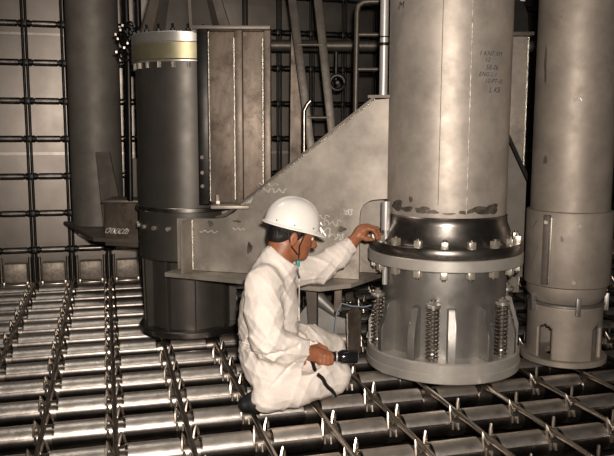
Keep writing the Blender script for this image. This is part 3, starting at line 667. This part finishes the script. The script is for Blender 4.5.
# hard hat: dome with ridge and all-round brim
def helmet():
    mb = MB(); n, m = 64, 20; rows = []
    def rim(t):                                 # brim outline, t=0 forward
        return 1+.0*math.cos(t)
    A_, B_, C_ = .122, .105, .120
    for i in range(m+1):
        ph = PI/2*(1-i/m); row = []
        for k in range(n):
            t = 2*PI*k/n; x, y = math.cos(t)*A_*math.cos(ph)**.9, math.sin(t)*B_*math.cos(ph)**.9; z = C_*math.sin(ph)
            if abs(y) < .017 and x > -.12: z += .005*(1-(abs(y)/.017)**4)*min(1, z/.04)
            row.append((x, y, z))
        rows.append(row)
    brim = []
    for k in range(n):
        t = 2*PI*k/n; c = math.cos(t); e = .010+.030*max(0, c)**2.2; brim.append((math.cos(t)*(A_+e), math.sin(t)*(B_+.008), -.006-.010*max(0, c)**2))
    rows.append(brim); rows.append([(x, y, z-.005) for x, y, z in brim])
    rows.append([(math.cos(2*PI*k/n)*(A_-.004), math.sin(2*PI*k/n)*(B_-.004), -.004) for k in range(n)])
    for i in range(m, -1, -2): rows.append([(x*.965, y*.965, z*.965-.002) for x, y, z in rows[i]])
    o = (-.012, 0, .030)
    V = [[mb.bm.verts.new(W(*H(x+o[0], y, z+o[2]))) for x, y, z in r] for r in rows[1:-1]]
    for a, b in zip(V[:-1], V[1:]):
        for k in range(n): mb.bm.faces.new((a[k], a[(k+1) % n], b[(k+1) % n], b[k]))
    tv = mb.bm.verts.new(W(*H(o[0], 0, C_+.005+o[2])))
    for k in range(n): mb.bm.faces.new((V[0][k], tv, V[0][(k+1) % n]))
    return mb
hat = helmet().build('hard_hat', 'helmet', PN, True, 50)
for x, z in [(-.085, .012), (-.012, .010), (.075, .012)]:
    for sy in (-1, 1):
        t = math.acos(max(-1, min(1, x/.122))); p = W(*H(x-.012, sy*math.sin(t)*.1055, z+.030)); mb = MB(); bmesh.ops.create_icosphere(mb.bm, subdivisions=1, radius=.0035, matrix=Matrix.Translation(p)); mb.build('rivet', 'rubber', hat)
# chin strap
for sy in (-1, 1):
    sf = MB().tube([W(*H(.036, sy*.080, .030)), W(*H(.034, sy*.0745, .0)), W(*H(.026, sy*.069, -.045)), W(*H(.038, sy*.050, -.085)), W(*H(.045, sy*.02, -.110)), W(*H(.046, 0, -.114))], .0032, 6).build('chin_strap', 'rubber', PN)
    sb = MB().tube([W(*H(-.040, sy*.085, .030)), W(*H(-.034, sy*.0835, -.012)), W(*H(-.004, sy*.078, -.058)), W(*H(.030, sy*.058, -.083))], .0032, 6).build('chin_strap', 'rubber', PN)
MB().box(W(*H(.048, -.028, -.122)), (.014, .014, .024), None, .002).build('strap_toggle', 'teal', PN)
MB().tube([W(*H(.048, -.028, -.132)), W(*H(.052, -.034, -.150)), W(*H(.060, -.038, -.170)), W(*H(.068, -.040, -.182))], .0035, 6).build('strap_tail', 'rubber', PN)
# coverall
F = Field((-.40, 2.80, .06), (.32, 3.66, .76), .0055)
F.ell((-.165, 3.15, .275), (.125, .185, .13), None, .05)                       # seat
F.chain([(-.162, 3.15, .30), (-.160, 3.145, .44)], [.118, .120], .05)
F.ell((-.158, 3.145, .52), (.122, .175, .125), None, .05); F.ell((-.170, 3.14, .40), (.118, .150, .14), None, .05)
F.cap((-.175, 3.03, .625), (-.125, 3.26, .62), .068, .064, .05)
F.chain([(-.155, 3.145, .60), (-.125, 3.148, .67), (-.095, 3.15, .735)], [.10, .082, .070], .03)          # collar
F.chain([(-.185, 3.0, .60), (-.175, 2.955, .50), (-.155, 2.94, .385)], [.075, .073, .070], .035)
F.chain([(-.155, 2.94, .385), (-.08, 2.98, .348), (-.008, 3.025, .325)], [.068, .060, .050], .03)
F.chain([(-.11, 3.26, .605), (.06, 3.40, .600)], [.070, .064], .04); F.chain([(.06, 3.40, .605), (.145, 3.445, .655), (.205, 3.475, .704)], [.062, .054, .043], .03)
F.chain([(-.14, 3.07, .245), (.0, 3.12, .225), (.115, 3.18, .172)], [.125, .108, .082], .04)
F.chain([(.105, 3.165, .158), (-.05, 3.05, .152), (-.165, 2.965, .146)], [.075, .076, .068], .03)
F.chain([(-.13, 3.24, .25), (.0, 3.36, .24), (.110, 3.45, .205)], [.125, .100, .078], .04)
F.chain([(.105, 3.45, .180), (-.03, 3.38, .152), (-.12, 3.33, .145)], [.072, .070, .066], .03)
X, Y, Z = np.meshgrid(*F.ax, indexing='ij')
def rid(fx, fy, fz, p, wx, wf):
    q = fx*X+fy*Y+fz*Z+p+wx*np.sin(wf*(X*1.3+Y*.7-Z)+p*2)+.6*np.sin(23*Z+17*X-9*Y+p)
    return (1-np.abs(np.sin(q)))**2-.35
wr = -.0060*rid(26, 14, 38, .3, 1.3, 9)-.0048*rid(-40, 12, 22, 1.7, 1.5, 13)-.0030*rid(50, -30, 62, 2.2, 1.2, 17)
amp = .75+.9*np.exp(-((Z-.34)**2)/.0025)*(X < .05)+.7*np.exp(-((X-.06)**2+(Z-.60)**2)/.006)+.5*np.exp(-((X+.17)**2+(Z-.385)**2)/.004)
F.v += (wr*amp).astype(np.float32)
F.v += (.012*np.exp(-((Z-.350-.12*(X+.16))/.009)**2)*(X < -.03)).astype(np.float32)
F.v += (.008*np.exp(-((X+.05-.9*(Z-.30))/.008)**2)*((Z < .30) & (Y < 3.15))).astype(np.float32)
F.v = np.maximum(F.v, (.079-Z).astype(np.float32))                              # rests on the rods
# cuffs and neck cut cleanly
def cutplane(p, n, R):
    d = (X-p[0])*n[0]+(Y-p[1])*n[1]+(Z-p[2])*n[2]; near = ((X-p[0])**2+(Y-p[1])**2+(Z-p[2])**2) < R*R
    F.v[near] = np.maximum(F.v[near], d[near])
cutplane((-.010, 3.024, .325), (.82, .45, -.25), .10); cutplane((.208, 3.477, .707), (.76, .36, .52), .08)
cutplane((-.088, 3.148, .705), (.62, 0, .78), .13)
del X, Y, Z, wr, amp
F.cap((-.125, 3.146, .64), (-.055, 3.15, .80), .050, .070, .005, 's')            # neck opening
F.cap((-.045, 3.005, .34), (.06, 3.06, .30), .038, .040, .005, 's'); F.cap((.18, 3.46, .68), (.26, 3.51, .76), .033, .036, .005, 's')
cm = smooth_mesh(F.mesh('coverall'), 1); cov = link('coverall', cm, 'cloth', PN, True, 80)
del F
# collar flap, black strip laid along the near thigh, seams
bm_ = bmesh.new(); bm_.from_mesh(cm); bt = BVHTree.FromBMesh(bm_)
def surf(pts, off=.002):                       # drop points onto the cloth, from the outside
    out = []
    for (r, d, z), dirn in pts:
        o = W(r, d, z)-Vector(cov.parent.location); h = bt.ray_cast(o, W(*dirn).normalized())
        if h[0] is not None: out.append(h[0]+h[1]*off+Vector(cov.parent.location))
    return out
P = surf([((.005+.022*t+.004*math.sin(t*3), 2.6, .275-.022*t-.002*t*t), (0, 1, 0)) for t in [i*.5 for i in range(13)]])
if len(P) > 2: MB().tube(P, [.004]+[.009]*(len(P)-2)+[.010], 6).build('dark_thigh_strip', 'rubber', cov)
P = surf([((-.035+.0*t, 2.6, .64-.03*t), (0, 1, 0)) for t in range(9)])
if len(P) > 2: MB().tube(P, .003, 6).build('front_zip', 'cloth', cov)
P = surf([((-.27+.012*i, 2.6, .353-.001*i), (0, 1, 0)) for i in range(8)])
if len(P) > 2: MB().tube(P, .0035, 6).build('waist_seam', 'cloth', cov)
bm_.free()
# boots
for a, b, c in [((-.17, 2.995, .125), (-.215, 2.975, .118), (-.255, 2.965, .112)), ((-.14, 3.32, .125), (-.20, 3.30, .118), (-.26, 3.28, .108))]:
    F = Field((-.42, 2.84, .05), (-.05, 3.45, .24), .006); F.chain([a, b, c], [.048, .044, .032], .02)
    F.v[:, :, :] = np.maximum(F.v, (.079-F.ax[2])[None, None, :].astype(np.float32)); link('boot', F.mesh('boot'), 'rubber', PN, True, 60)
# torch in the near hand
TO = root('torch', 'black torch held in the kneeling person\'s near hand above the knee', 'torch', W(.12, 3.08, .28))
ta, tb_ = W(.035, 3.066, .289), W(.135, 3.080, .283); tc = W(.150, 3.082, .282); td = W(.215, 3.094, .279)
MB().tube([ta, tb_], .021, 20).build('barrel', 'plastic', TO)
MB().tube([tb_, tc, tc.lerp(td, .5), td], [.022, .029, .030, .029], 24).build('head', 'plastic', TO)
MB().tube([td, td+(td-tc).normalized()*.002], .024, 24).build('lens', 'chrome', TO)
MB().tube([tb_.lerp(ta, .12), tb_.lerp(ta, .06)], .024, 20).build('grip_ring', 'chrome', TO)
